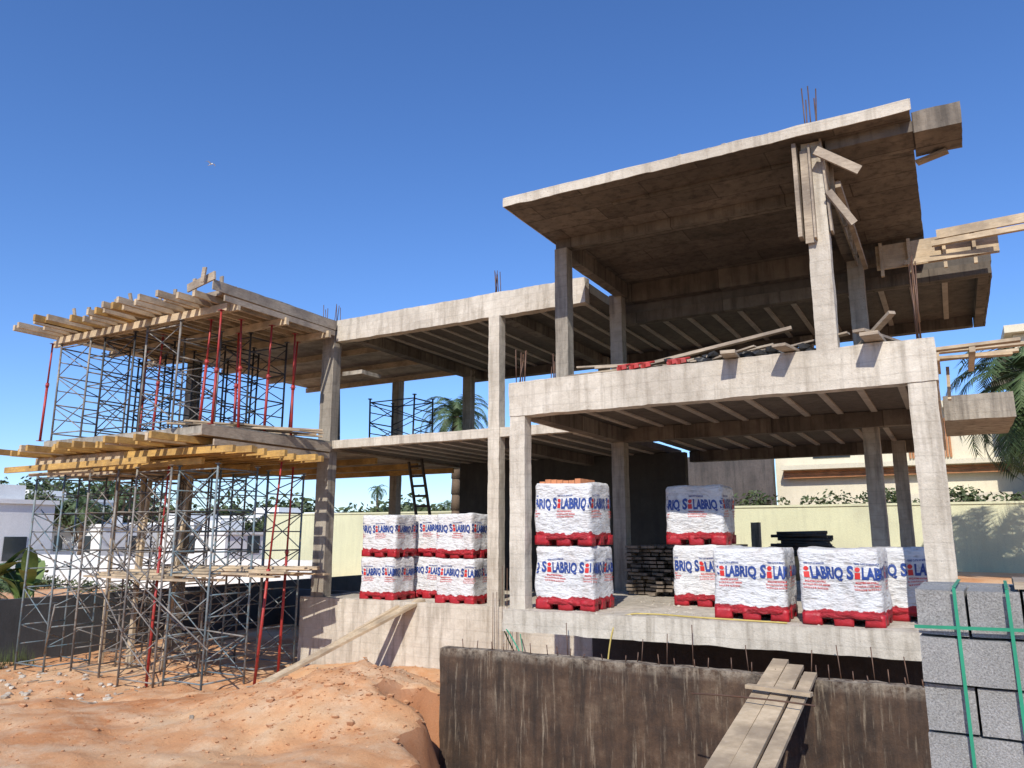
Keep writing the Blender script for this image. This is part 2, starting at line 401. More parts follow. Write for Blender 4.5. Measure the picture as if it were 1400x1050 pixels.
beam(bm,(-1.50,11.74,5.55),(-1.49,11.735,7.05),.14,.03)
beam(bm,(-1.20,11.86,5.7),(-1.26,11.84,7.22),.03,.2)
beam(bm,(-1.32,11.6,6.95),(-.75,11.75,6.55),.04,.14)
beam(bm,(-1.2,11.7,6.3),(-.9,11.9,5.8),.04,.12)
for z in (6.75,6.92,7.08): beam(bm,(-1.26,12.15,z),(-1.26,16.6,z-.02),.03,.14)
for y in (12.6,13.4,14.2,15,15.8): beam(bm,(-1.22,y,6.65),(-1.22,y,7.18),.06,.08)
beam(bm,(-1.1,12.2,6.6),(-1.1,16.4,6.55),.08,.1)
beam(bm,(0,12.7,6.9),(.42,12.6,6.95),.16,.04)
fin(bm,'column_formwork_boards','woodg',B)
bm=bmesh.new()
beam(bm,(-.9,16.5,6.72),(1.2,16.5,6.72),.05,.5)
beam(bm,(.2,16.3,6.95),(3.4,16.1,6.98),.06,.18)
beam(bm,(.1,16.2,6.74),(3.2,15.9,6.72),.1,.1)
beam(bm,(-.4,16.35,6.5),(1.1,16.35,6.5),.03,.1)
for x in (-.8,-.3,.3,.8): beam(bm,(x,16.42,6.3),(x,16.42,7.0),.06,.08)
for i,(y,z) in enumerate([(13.0,3.98),(13.4,4.03),(13.7,3.99),(14.1,4.05)]): beam(bm,(-.1+rnd(-.2,.1),y,z),(1.15+rnd(-.2,.2),y+rnd(-.1,.1),z+rnd(-.03,.03)),.16,.045)
beam(bm,(.45,12.9,3.92),(.45,14.4,3.9),.08,.08)
beam(bm,(.1,14.3,3.4),(.12,14.32,3.95),.05,.1); beam(bm,(.0,12.9,3.86),(.0,14.3,3.9),.04,.12)
fin(bm,'edge_formwork_timber','wood',B)
D=empty('timber_debris_pile')
bm=bmesh.new()
for i in range(26):
    x=rnd(-5.2,-2); y=rnd(12.0,12.9); a=rnd(-.35,.35); L=rnd(.8,2.6)
    z=3.93+rnd(0,.2)
    beam(bm,(x-L/2*math.cos(a),y-L/2*math.sin(a),z),(x+L/2*math.cos(a),y+L/2*math.sin(a),z+rnd(-.05,.18)),rnd(.06,.16),rnd(.02,.045))
beam(bm,(-4.6,12.1,4.0),(-1.95,12.3,4.42),.12,.05)
beam(bm,(-.95,11.65,4.1),(-.55,13.4,4.25),.16,.04); beam(bm,(-1.0,12.3,4.0),(-.5,11.65,4.3),.1,.05); beam(bm,(-.8,11.35,3.97),(-.7,12.6,3.97),.24,.05)
beam(bm,(-2.0,11.35,3.95),(-1.75,12.8,3.97),.2,.04); beam(bm,(-2.75,11.4,3.95),(-2.9,12.8,3.97),.22,.05)
fin(bm,'boards','woodg',D)
bm=bmesh.new()
for i in range(110):
    x=-6.3+i*.045; rock(bm,(x,rnd(11.95,12.4),3.9+rnd(0,.04)),rnd(.04,.09))
for i in range(70): rock(bm,(rnd(-4,-1.7),rnd(12,12.6),3.95+rnd(0,.14)),rnd(.06,.13))
fin(bm,'tarp_scraps','tarp',D)
bm=bmesh.new()
for cx in (-4.72,-4.5,-4.3,-3.85,-3.7):
    beam(bm,(cx,11.88,3.97),(cx+.16,11.9,4.0),.06,.06); beam(bm,(cx+.07,11.8,3.96),(cx+.07,12.05,4.05),.04,.06); tube(bm,(cx,11.9,4.03),(cx+.2,12,4.06),.02,6)
fin(bm,'red_clamps','redp',D)
# ------------------------------------------------------------------ left formwork decks
def deck(zt,seed,name,top):
    random.seed(seed); E=empty(name)
    bm=bmesh.new(); rbox(bm,-21.2,-14.42,12.1 if top else 11.7,22.4,zt-.2,zt,.012,.2); fin(bm,'slab','con2',E)
    bm=bmesh.new(); x=-21.6 if top else -21.9
    while x<-14.6:
        y0=10.95+rnd(-.3,.25)-(0 if top else .1); dz=rnd(-.02,.02); beam(bm,(x,y0,zt-.34+dz+rnd(-.03,.03)),(x+rnd(-.12,.12),15.3,zt-.34),.09,.15); x+=rnd(.26,.44)
    for y in (15.6,17.5,19.5,21.5): beam(bm,(-21.4,y,zt-.36),(-14.5,y,zt-.36),.09,.17)
    fin(bm,'joists','wood' if top else 'ywood',E)
    bm=bmesh.new(); random.seed(seed+9)
    for i in range(5 if top else 5):
        x=rnd(-21,-15); beam(bm,(x,10.8+rnd(-.3,.3),zt-.335),(x+rnd(-.1,.1),15,zt-.335),.1,.17)
    fin(bm,'odd_joists','ywood' if top else 'wood',E)
    bm=bmesh.new()
    for y in (11.85,12.05,13.6,15.0): beam(bm,(-21.6+rnd(-.3,.3),y,zt-.52),(-14.45+rnd(-.1,.3),y+rnd(-.1,.1),zt-.52),.09,.18)
    fin(bm,'bearers','wood',E)
    bm=bmesh.new(); box(bm,-21.4,-14.4,11.75 if top else 11.5,22.3,zt-.25,zt-.203); fin(bm,'plywood','woodg',E)
    bm=bmesh.new()
    if top:
        for i in range(9):
            x=-21.1+i*.82+rnd(-.2,.2); beam(bm,(x,11.7,zt-.25),(x+rnd(-.05,.05),11.65+rnd(-.1,.1),zt+rnd(.1,.3)),.1,.04)
        beam(bm,(-21.2,12.0,zt-.12),(-14.4,12.0,zt-.10),.03,.18)
        beam(bm,(-15.3,11.35,zt-.1),(-14.3,11.3,zt+.05),.04,.2); beam(bm,(-14.6,11.2,zt-.1),(-14.55,11.2,zt+.25),.12,.04)
    beam(bm,(-14.36,11.3,zt-.16),(-14.36,15.4,zt-.18),.03,.24)
    beam(bm,(-14.3,11.6,zt-.42),(-14.3,15.3,zt-.42),.05,.14)
    fin(bm,'edge_boards','woodg',E)
    return E
U=deck(7.06,3,'timber_formwork_deck',True); L=deck(3.70,5,'timber_formwork_deck',False)
bm=bmesh.new()
for i in range(9):
    y=11.6+i*.36; beam(bm,(-16.8+rnd(-1,.8),y,3.12+rnd(-.02,.02)),(-13.75+rnd(-.3,.35),y+rnd(-.15,.15),3.12),.09,.15)
for i in range(6):
    y=11.3+i*.8; beam(bm,(-21.8+rnd(-.4,.4),y,2.93),(-16+rnd(-1,1),y+rnd(-.1,.1),2.93),.09,.15)
fin(bm,'lower_beams','ywood',L)
bm=bmesh.new()
for i in range(7): beam(bm,(-15.3+rnd(-.8,.5),11.5+i*.2,3.80+.06*(i%2)),(-14.2+rnd(-.3,.3),14+i*.2,3.80+.06*(i%2)),.14,.04)
for i in range(5): beam(bm,(-21.5,11.6+i*.5,2.8),(-18+rnd(-1,1),11.6+i*.5,2.8),.08,.08)
fin(bm,'loose_planks','wood',L)
def scaffold(x0,y0,z0,z1,w,d,mat):
    bm=bmesh.new(); z=z0; P=[(x0,y0),(x0+w,y0),(x0+w,y0+d),(x0,y0+d)]
    P=[(a+rnd(-.03,.03),b+rnd(-.03,.03)) for a,b in P]
    for a,b in P:
        la=rnd(-.04,.04); tube(bm,(a,b,z0),(a+la,b,z1),.027,7); box(bm,a-.08,a+.08,b-.08,b+.08,z0-.02,z0+.01); tube(bm,(a+la,b,z1),(a+la,b,z1+.02),.07,6)
    n=max(1,round((z1-z0)/.95)); s=(z1-z0-.3)/n
    for i in range(n+1):
        z=z0+.2+i*s
        for k in (1,3):
            a,b=P[k],P[(k+1)%4]; tube(bm,(*a,z),(*b,z),.02,6); 
            if i<n: tube(bm,(*a,z+s*.5),(*b,z+s*.5),.016,5)
        for k in (0,2):
            if i in(0,n): 
                a,b=P[k],P[(k+1)%4]; tube(bm,(*a,z),(*b,z),.018,6)
    for i in range(n):
        z=z0+.2+i*s
        for k in range(4):
            a,b=P[k],P[(k+1)%4]
            if random.random()<.12: continue
            j=rnd(-.05,.05)
            if k in(0,2):
                tube(bm,(*a,z+.05+j),(*b,z+s-.05),.014,5); tube(bm,(*b,z+.05),(*a,z+s-.05+j),.014,5)
            else:
                tube(bm,(*a,z+.5*s),(*b,z+s),.016,5)
    return fin(bm,'scaffold_tower',mat)
random.seed(11)
for x,y,m_ in [(-21.5,11.8,'scafb'),(-19.3,11.9,'scaf'),(-17.2,11.8,'scaf'),(-15.9,12.0,'scafb'),(-21.2,14.0,'scaf'),(-18.6,14.1,'scaf'),(-16.4,14.0,'scafb')]:
    zb=min(gh(x,y),gh(x+1.2,y+1))-.02
    scaffold(x,y,zb,2.83,1.25,1.2,m_)
for x,y,m_ in [(-21.2,11.9,'scaf'),(-19.4,12.0,'scafd'),(-17.5,11.9,'scaf'),(-21.0,14.1,'scafd'),(-18.6,14.2,'scafd'),(-16.9,13.6,'scafd')]:
    scaffold(x,y,3.73,6.42,1.3,1.2,m_)
scaffold(-15.2,18.0,3.73,5.3,1.6,1.0,'scafd'); bm=bmesh.new()
for i in range(16):
    x=rnd(-21.5,-16); y=rnd(11.6,14.8); z=rnd(-1.8,.8); tube(bm,(x,y,z),(x+rnd(.8,2.2)*random.choice((-1,1)),y+rnd(-.6,.6),z+rnd(1.2,2.2)),.018,6)
for i in range(6):
    x=rnd(-21.5,-16); y=rnd(11.7,14); tube(bm,(x,y,rnd(-1.2,1.5)),(x+rnd(2,4),y+rnd(-.3,.3),rnd(-1.2,1.5)),.02,6)
fin(bm,'loose_scaffold_tubes','scaf')
def prop(x,y,z0,z1,lean=0,mat='redp'):
    bm=bmesh.new(); p0=Vector((x,y,z0)); p1=Vector((x+lean,y+rnd(-.05,.05),z1)); mid=p0.lerp(p1,rnd(.45,.62))
    tube(bm,p0,mid,.034,8); tube(bm,mid,p1,.024,8); tube(bm,mid-Vector((0,0,.06)),mid+Vector((0,0,.06)),.045,8)
    tube(bm,mid-Vector((.1,0,0)),mid+Vector((.1,0,0)),.01,5)
    box(bm,x-.07,x+.07,y-.07,y+.07,z0-.005,z0+.008); box(bm,p1.x-.06,p1.x+.06,p1.y-.06,p1.y+.06,z1-.008,z1)
    fin(bm,'steel_prop',mat)
for x,y,l in [(-14.65,11.8,.05),(-14.7,12.6,-.15),(-14.7,13.4,.1),(-14.7,14.3,0),(-15.6,12.2,.1),(-15.9,13.5,-.05),(-21.4,11.7,.05),(-17.9,12.6,.1),(-19.9,13.6,0),(-15.4,14.9,.1)]:
    prop(x,y,3.73,6.44,l)
for x,y,l in [(-14.4,13.3,.45),(-16.6,12.1,.2),(-14.9,14.5,.1)]:
    prop(x,y,gh(x,y)-.02,2.95,l,'redp')
bm=bmesh.new()
for i in range(16):
    y=11.9+rnd(0,3.2); x=rnd(-20.5,-17.5); beam(bm,(x,y,.22+.05*(i%4)),(x+rnd(2.6,4.4),y+rnd(-.2,.2),.22+.05*(i%4)),.2,.045)
for i in range(5): beam(bm,(-16.6,12.3+i*.27,.42+.05*(i%2)),(-13.6+rnd(-.3,.2),13.6+i*.27,.40+.05*(i%2)),.2,.045)
for i in range(4): x=rnd(-21,-16); beam(bm,(x,13.2,gh(x,13.2)),(x+rnd(-.5,.5),13.4,2.8),.09,.09)
fin(bm,'scaffold_plank_platform','wood')
# ------------------------------------------------------------------ pallets of bricks
CX=.66
def textmesh(s,size,off,cx=CX):
    c=bpy.data.curves.new('t','FONT'); c.body=s; c.size=size; c.offset=off; c.resolution_u=3
    o=bpy.data.objects.new('t',c); scene.collection.objects.link(o); bpy.context.view_layer.update()
    me=bpy.data.meshes.new_from_object(o.evaluated_get(bpy.context.evaluated_depsgraph_get()))
    data=([(v.co.x*cx,v.co.y,0) for v in me.vertices],[tuple(p.vertices) for p in me.polygons]); bpy.data.objects.remove(o); return data
def width(t): return max(v[0] for v in t[0])
tS=textmesh('S',.25,.010,.72); tL=textmesh('LABRIQ',.225,.010,.60); t1=textmesh('BRIQUETERIE INDUSTRIELLE',.034,.001); t2=textmesh('Km 12 ROUTE DE LA COTE - BERRECHID',.03,.001); t3=textmesh('Tel: 05 22 32 56 00 - Fax: 05 22 32 56 01',.03,.001); t4=textmesh('TERRE CUITE DE BERRECHID',.036,.001)
wS=width(tS); 
def disc(cx,cy,r,n=14): 
    return ([(cx+r*math.cos(2*math.pi*i/n),cy+r*math.sin(2*math.pi*i/n),0) for i in range(n)],[tuple(range(n))])
PW,PD,PH=1.06,.92,1.05
pc=0
def pallet(x,y,z,rot=0,top_open=False,ph=0):
    global pc; pc+=1
    off=Vector((pc*7.3,pc*3.1,0)); E=empty('brick_pallet',(x,y,z)); E.rotation_euler[2]=rot
    sk=rnd(-.02,.02)
    def dis(p):
        q=p+off; n=noise.noise_vector(q*2.2)*.040+noise.noise_vector(q*6)*.016
        return p+Vector((n.x+sk*p.z,n.y,n.z*.7))
    bm=bmesh.new(); st=.05
    nx,ny,nz=[round(a/st) for a in (PW,PD,PH-.1)]
    d={}
    def V(i,j,k):
        if (i,j,k) not in d:
            p=Vector((PW*i/nx,PD*j/ny,.1+(PH-.1)*k/nz))
            cx=PW/2;cy=PD/2
            q=dis(p); 
            if (i in(0,nx)) and (j in(0,ny)): q=q+(Vector((cx,cy,q.z))-q)*.035
            if k==nz and (i in(0,nx) or j in(0,ny)): q=q+(Vector((cx,cy,q.z-.03))-q)*.04
            if k==0: q.z+=noise.noise(q*9)*.03
            d[(i,j,k)]=bm.verts.new(q)
        return d[(i,j,k)]
    for i in range(nx):
        for j in range(ny):
            for k in (0,nz): bm.faces.new((V(i,j,k),V(i+1,j,k),V(i+1,j+1,k),V(i,j+1,k)))
    for i in range(nx):
        for k in range(nz):
            for j in (0,ny): bm.faces.new((V(i,j,k),V(i+1,j,k),V(i+1,j,k+1),V(i,j,k+1)))
    for j in range(ny):
        for k in range(nz):
            for i in (0,nx): bm.faces.new((V(i,j,k),V(i,j+1,k),V(i,j+1,k+1),V(i,j,k+1)))
    fin(bm,'wrapped_bricks','wrap',E,smooth=True)
    bm=bmesh.new()
    for fx in (0.0,PW/2-.12,PW-.25):
        for fy in (0.0,PD/2-.08,PD-.18): rbox(bm,fx,fx+.25,fy,fy+.18,0,.17,.02,.05)
    fin(bm,'pallet_feet','redf',E,smooth=True)
    bm=bmesh.new(); box(bm,.06,PW-.06,.05,PD-.05,.085,.1); fin(bm,'pallet_boards','dwood',E)
    def place(t,s0,z0,mat,nm_):
        bm=bmesh.new(); vs=[]
        for v in t[0]:
            s=s0+v[0]; zz=z0+v[1]
            if s<=PW: p=Vector((s,0,zz)); nn=Vector((0,-1,0))
            else: p=Vector((PW,s-PW,zz)); nn=Vector((1,0,0))
            q=dis(p)+nn*.009
            vs.append((bm.verts.new(q),s))
        for f in t[1]:
            ssv=[vs[i][1] for i in f]
            if min(ssv)<.03 or max(ssv)>PW+PD-.03: continue
            if min(ssv)<PW-.012 and max(ssv)>PW+.012:
                if max(ssv)-min(ssv)>.06: continue
            try: bm.faces.new([vs[i][0] for i in f])
            except: pass
        for v in [v for v in bm.verts if not v.link_faces]: bm.verts.remove(v)
        if len(bm.faces): fin(bm,nm_,mat,E)
        else: bm.free()
    z0=.63+rnd(-.02,.03); s=ph; gap=.098
    while s<PW+PD:
        place(tS,s,z0,'blue','print_s'); place(disc(s+wS+.046,z0+.128,.034),0,0,'redt','print_ball')
        place(([(s+wS+.012,z0,0),(s+wS+.08,z0,0),(s+wS+.08,z0+.082,0),(s+wS+.012,z0+.082,0)],[(0,1,2,3)]),0,0,'redt','print_square')
        place(tL,s+wS+gap,z0,'blue','print_letters')
        place(t1,s+.10,z0-.06,'redt','print_line_1'); place(t2,s+.08,z0-.105,'redt','print_line_2'); place(t3,s+.08,z0-.15,'redt','print_line_3'); place(t4,s+.1,z0+.2,'blue','print_line_4')
        s+=wS+gap+width(tL)+.045
    if top_open:
        bm=bmesh.new()
        for i in range(7):
            for j in range(2):
                a=.05+i*.115; b=.1+j*.3; h0=PH+.06+rnd(-.02,.02)
                box(bm,a,a+.105,b,b+.28,PH-.03,h0)
        fin(bm,'exposed_bricks','brick',E)
random.seed(4)
pallet(-6.34,11.95,0.0,R(1),False,-.55); pallet(-6.36,11.97,1.06,R(-1),True,-.33)
pallet(-3.3,11.98,0.0,R(1.5),False,.0); pallet(-2.02,11.86,0.0,R(-2),False,-.03)
pallet(-1.38,12.98,0.0,R(1),False,-.1)
pallet(-4.5,13.75,0.0,0,False,-.3); pallet(-4.62,13.8,1.06,R(2),False,-.36)
pallet(-13.35,15.62,-.38,0,False,.02); pallet(-13.33,15.62,.68,R(1),False,-.33)
pallet(-11.0,15.6,-.38,R(1),False,.04); pallet(-11.02,15.62,.68,R(-1),False,-.3)
pallet(-12.6,16.7,-.38,0,False,-.2); pallet(-12.6,16.7,.68,0,False,-.4)
bm=bmesh.new(); random.seed(5)
for k in range(13):
    for i in range(9): beam(bm,(-6.0+i*.17,15.6+rnd(-.25,.15),.05+k*.078),(-5.8+i*.17+rnd(-.15,.2),19,.05+k*.078),.14,.05)
fin(bm,'lumber_pile','mwood')
bm=bmesh.new()
for k in range(8):
    for i in range(6): tube(bm,(-4.7+rnd(-.2,.2)+k*.03,23.5+i*.16,.68+k*.085),(-3.1+rnd(-.2,.2)-k*.03,23.5+i*.16,.68+k*.085+rnd(-.03,.03)),.05,6)
for x in (-4.3,-3.6): box(bm,x,x+.2,23.4,24.4,-.1,.62)
fin(bm,'steel_tube_stack','scafd')
bm=bmesh.new(); rbox(bm,-5.5,-5.25,24.5,24.75,-.1,1.6,.01,.15); fin(bm,'concrete_post','con2')
def ladder(p0,p1,w,name='wooden_ladder'):
    bm=bmesh.new(); p0=Vector(p0);p1=Vector(p1); s=Vector((w/2,0,0))
    for q in (-1,1): beam(bm,p0+s*q,p1+s*q,.06,.09)
    n=int((p1-p0).length/.32)
    for i in range(1,n): c=p0.lerp(p1,i/n); beam(bm,c-s*1.1,c+s*1.1,.04,.07)
    fin(bm,name,'dwood')
ladder((-13.0,18.4,-.38),(-14.4,19.2,3.6),.5); ladder((-15.4,16.6,3.72),(-16.3,17.4,6.9),.5)
# ------------------------------------------------------------------ foreground wall
W=empty('basement_retaining_wall')
bm=bmesh.new(); rbox(bm,-6.93,1.6,10.0,10.2,-3.2,-.42,.018,.09); rbox(bm,-6.93,-6.75,10.21,11.6,-3.2,-.85,.01,.2); fin(bm,'wall','brown',W)
bm=bmesh.new(); x=-6.6
while x<1.4:
    tube(bm,(x,10.12,-.45),(x+rnd(-.02,.02),10.12,-.45+rnd(.08,.2)),.007,5); x+=rnd(.14,.34)
x=-6.3
while x<.3:
    if random.random()<.5: tube(bm,(x,11.45,-.8),(x+rnd(-.05,.05),11.45,-.1+rnd(-.2,.05)),.007,5)
    x+=.4
for i in range(6): tube(bm,(-9.2+i*.12,15.3,-1.8),(-9.2+i*.12+rnd(-.05,.05),15.3,rnd(-.1,.6)),.008,5)
fin(bm,'rebar_stubs','rebar',W)
bm=bmesh.new()
beam(bm,(-2.10,10.6,-.33),(-1.93,4.9,-1.0),.19,.045); beam(bm,(-1.88,10.35,-.345),(-1.74,4.9,-.99),.19,.045)
beam(bm,(-1.66,10.05,-.37),(-1.57,5.2,-.98),.14,.04)
beam(bm,(-2.2,9.15,-.41),(-1.5,9.05,-.42),.1,.04)
fin(bm,'plank_ramp','wood')
curve('reinforcing_bar',[(-2.75,8.9,-.50),(-2.0,8.7,-.43),(-1.4,8.6,-.44)],.009,'rebar')
bm=bmesh.new()
gz=gh
beam(bm,(-11.45,15.7,-.32),(-12.95,11.7,gz(-12.95,11.7)+.1),.30,.06)
beam(bm,(-11.85,15.3,-.45),(-13.2,12.1,gz(-13.2,12.1)+.06),.12,.05)
beam(bm,(-12.8,12.0,gz(-12.8,12.0)+.14),(-11.6,10.2,gz(-11.6,10.2)+.06),.14,.05)
fin(bm,'plank_ramp','wood')
bm=bmesh.new(); beam(bm,(-.5,5.1,-1.0),(-.28,4.7,-.05),.12,.03); beam(bm,(-.4,5.3,-1.0),(-.36,4.75,-.12),.08,.03); fin(bm,'leaning_boards','woodg')
curve('yellow_hose',[(-4.9,11.55,-.95),(-4.85,11.58,-.3),(-4.7,11.7,.03),(-4.2,12.0,.02),(-3.6,11.72,.03),(-2.8,11.75,.02),(-2.2,11.7,.02)],.012,'hose')
curve('green_hose',[(-8.5,15.3,-.9),(-7.9,14.4,-1.2),(-7.3,13,-1.0),(-6.9,11.7,-.2),(-6.6,11.58,-.4),(-6.3,11.5,-.8)],.012,'green')
# ------------------------------------------------------------------ concrete block stack
K=empty('concrete_block_stack',(-.19,3.98,-.78)); K.rotation_euler[2]=R(-2)
bm=bmesh.new(); random.seed(9)
for k in range(9):
    z=k*.2
    if k%2:
        for i in range(4): rbox(bm,i*.405+rnd(0,.006),i*.405+.390,0+rnd(-.018,.014),.195,z,z+.188,.005,.03); 
        for i in range(8): rbox(bm,i*.2025,i*.2025+.193,.21,.6,z,z+.19,.003,.1)
    else:
        for i in range(8): rbox(bm,i*.2025+rnd(0,.005),i*.2025+.192,rnd(-.022,.014),.395,z,z+.188,.005,.03)
        for i in range(4): rbox(bm,i*.405,i*.405+.395,.41,.6,z,z+.19,.003,.1)
fin(bm,'blocks','block',K)
bm=bmesh.new()
for x in (.165,.36,1.2): beam(bm,(x+.01,-.032,.0),(x-.01,-.032,1.80),.0135,.003); beam(bm,(x-.01,-.02,1.803),(x-.01,.6,1.805),.014,.003)
beam(bm,(-.012,-.03,1.63),(1.63,-.03,1.66),.003,.014)
fin(bm,'straps','green',K)
bm=bmesh.new(); rbox(bm,.38,1.5,.05,.5,1.80,1.83,.006,.1); beam(bm,(.45,.1,1.85),(1.6,.3,1.87),.16,.025); fin(bm,'top_boards','woodg',K)
# ------------------------------------------------------------------ boundary walls & surroundings
bm=bmesh.new(); rbox(bm,-33,16,30.5,30.75,-1.5,2.24,.006,.5); rbox(bm,-33.05,16.05,30.46,30.79,2.24,2.32,.004,.6); fin(bm,'cream_boundary_wall','cream')
bm=bmesh.new(); rbox(bm,-22.75,-22.6,3,30.4,-2.6,-.5,.006,.6); fin(bm,'grey_boundary_wall','greywall')
bm=bmesh.new(); rbox(bm,-22.55,-15.2,22.1,22.3,-2.6,-.8,.006,.5); fin(bm,'grey_boundary_wall','greywall')
H=empty('cream_villa')
bm=bmesh.new(); box(bm,-7.2,9,38,48,-.5,6.6); box(bm,2.6,10,34.5,37.99,-.5,8.8); box(bm,-2,2.55,36.5,37.99,-.5,2.9); box(bm,4.6,7,33.4,34.49,3.6,4.7); fin(bm,'walls','beige',H)
bm=bmesh.new(); box(bm,-7.4,2.55,37.5,48.1,6.61,6.9); box(bm,2.3,10.2,34.1,48,8.81,9.1); box(bm,-6.8,2.2,37.2,37.99,4.15,4.35); fin(bm,'parapet','beige',H)
bm=bmesh.new()
for i in range(3): box(bm,-6.8,2.2,37.6,37.75,3.78+i*.12,3.88+i*.12)
for i in range(16): box(bm,2.7+i*.12,2.78+i*.12,34.43,34.49,2.4,7.2)
for i in range(14): box(bm,-1.5+i*.12,-1.42+i*.12,37.9,37.985,4.5,6.2)
fin(bm,'timber_slats','cedar',H)
bm=bmesh.new(); box(bm,-5.5,-3.9,37.95,37.985,4.7,5.9); box(bm,6,8.5,34.45,34.485,4.8,7); fin(bm,'windows','glass',H)
bm=bmesh.new(); rbox(bm,-16,-7.25,37.5,38,-.5,5.0,.01,.3); fin(bm,'stone_clad_wall','stone',H)
def SV(r,h): return (.8692*r-.4945*h, .4945*r+.8692*h)
def house(r,h,w,d,z1,name='white_house',mat='white'):
    x,y=SV(r,h); E=empty(name)
    bm=bmesh.new(); box(bm,x,x+w,y,y+d,-2.2,z1); box(bm,x-.15,x+w+.15,y-.15,y+d+.15,z1+.003,z1+.25); 
    box(bm,x+w*.3,x+w*.6,y+d*.3,y+d*.7,z1+.26,z1+1.1)
    fin(bm,'walls',mat,E)
    bm=bmesh.new(); n=max(1,int(w/4))
    for i in range(n):
        a=x+(i+.35)*w/n; box(bm,a,a+1.2,y-.05,y+.05,-.2,1.1); 
        if z1>4: box(bm,a,a+1.2,y-.05,y+.05,2.4,3.6)
    m_=max(1,int(d/4))
    for i in range(m_): b=y+(i+.35)*d/m_; box(bm,x+w-.05,x+w+.05,b,b+1.2,-.2,1.1)
    fin(bm,'windows','glass',E)
house(-52,74,9,9,4.3); house(-44,70,12,7,1.8); house(-36,72,10,8,2.0); house(-31,80,12,8,2.8); house(-27.5,62,7,6,1.2)
house(-24,75,10,8,2.2); house(-13,95,16,9,3.0); house(-20,85,8,8,2.4); house(-5,110,14,9,3.2)
house(-30.8,43,2.6,4,2.9)
bm=bmesh.new(); x,y=SV(-31,46); box(bm,x,x+26,y,y+.3,-1.8,.15); fin(bm,'white_garden_wall','white')
def clump(bm,c,rad,n,ls):
    for i in range(n):
        while True:
            p=Vector((rnd(-1,1),rnd(-1,1),rnd(-1,1)))
            if .25<p.length<1: break
        p=Vector((p.x*rad[0],p.y*rad[1],p.z*rad[2]))+Vector(c)
        a=Vector((rnd(-1,1),rnd(-1,1),rnd(-.6,.6))).normalized()*ls*rnd(.6,1.3); b=a.cross(Vector((rnd(-1,1),rnd(-1,1),rnd(-1,1)))).normalized()*ls*.5
        bm.faces.new([bm.verts.new(p-a),bm.verts.new(p+b),bm.verts.new(p+a),bm.verts.new(p-b)])
random.seed(21)
bm=bmesh.new()
for i in range(280):
    h=rnd(88,150); r=rnd(-.76,-.06)*h
    x,y=SV(r,h); top=rnd(3,6.5)*(1.7 if r/h<-.50 else 1.05)
    for k in range(5):
        clump(bm,(x+rnd(-2.5,2.5),y+rnd(-2.5,2.5),-1+top*rnd(.3,.9)),(rnd(1.5,3),rnd(1.5,3),rnd(.9,1.8)),46,.42)
fin(bm,'distant_tree_line','leaf')
bm=bmesh.new()
for i in range(36):
    h=rnd(38,44); r=rnd(-.66,-.24)*h; x,y=SV(r,h)
    for k in range(3): clump(bm,(x+rnd(-.8,.8),y+rnd(-.8,.8),-1.5+rnd(.0,.5)),(rnd(.4,.9),rnd(.4,.9),rnd(.25,.45)),90,.10)
for i in range(60):
    clump(bm,(rnd(-8,10),rnd(31.5,33),rnd(1.9,2.6)),(rnd(.4,.9),.6,rnd(.3,.5)),100,.10)
fin(bm,'garden_shrubs','leaf')
def tree(x,y,z,hgt,cr,seed):
    random.seed(seed); E=empty('broadleaf_tree'); bm=bmesh.new()
    tube(bm,(x,y,z),(x,y,z+hgt*.5),.22,8,0,.14)
    tips=[]
    for i in range(7):
        a=i*.9; t=Vector((x+math.cos(a)*cr*.6,y+math.sin(a)*cr*.6,z+hgt*rnd(.6,.85))); tube(bm,(x,y,z+hgt*rnd(.3,.5)),t,.1,6,0,.03); tips.append(t)
    fin(bm,'trunk','trunk',E); bm=bmesh.new()
    for t in tips+[Vector((x,y,z+hgt*.85))]:
        for k in range(4): clump(bm,t+Vector((rnd(-1,1),rnd(-1,1),rnd(-.5,.6)))*cr*.3,(cr*.36,cr*.36,cr*.26),170,.16)
    fin(bm,'crown','leaf',E)
for r,h,hg,cr,s in [(-40,64,6.6,2.9,1),(-22,70,4.6,2.4,2),(-19,66,4.2,2.2,3),(-43,70,6.8,2.8,4),(-36.5,66,6.0,2.5,5)]:
    x,y=SV(r,h); tree(x,y,-1.8,hg,cr,s)
def palm(x,y,z,hgt,fl,nf,seed,tr=.18,lw=.011):
    random.seed(seed); E=empty('palm_tree'); bm=bmesh.new(); c=Vector((x,y,z+hgt))
    k=10
    for i in range(k):
        z0=z+hgt*i/k; tube(bm,(x,y,z0),(x,y,z0+hgt/k*1.02),tr*1.12,9,0,tr*.92)
    fin(bm,'trunk','trunk',E); bm=bmesh.new()
    for i in range(nf):
        az=i*2.399+rnd(-.2,.2); el=R(80)-R(115)*(i/nf)+rnd(-.1,.1); L=fl*rnd(.85,1.1)
        pts=[]; p=c.copy(); e=el
        for s in range(11):
            pts.append(p.copy()); p=p+Vector((math.cos(az)*math.cos(e),math.sin(az)*math.cos(e),math.sin(e)))*L/10; e-=R(8+4*s/3)
        for s in range(10): tube(bm,pts[s],pts[s+1],.02*(1-s/12),4)
        side=Vector((-math.sin(az),math.cos(az),0))
        for s in range(1,10):
            for t in (0,.25,.5,.75):
                q=pts[s].lerp(pts[s+1],t); d=(pts[s+1]-pts[s]).normalized(); ll=fl*.22*math.sin(math.pi*(s+t)/11)**.6
                for sg in (-1,1):
                    tip=q+(side*sg*.8+d*.6+Vector((0,0,rnd(-.5,-.1)))).normalized()*ll; w=d*fl*lw
                    bm.faces.new([bm.verts.new(q-w),bm.verts.new(q+w),bm.verts.new(tip)])
    fin(bm,'fronds','palm',E)
palm(2.4,24.3,0,5.0,3.0,70,1,.3)
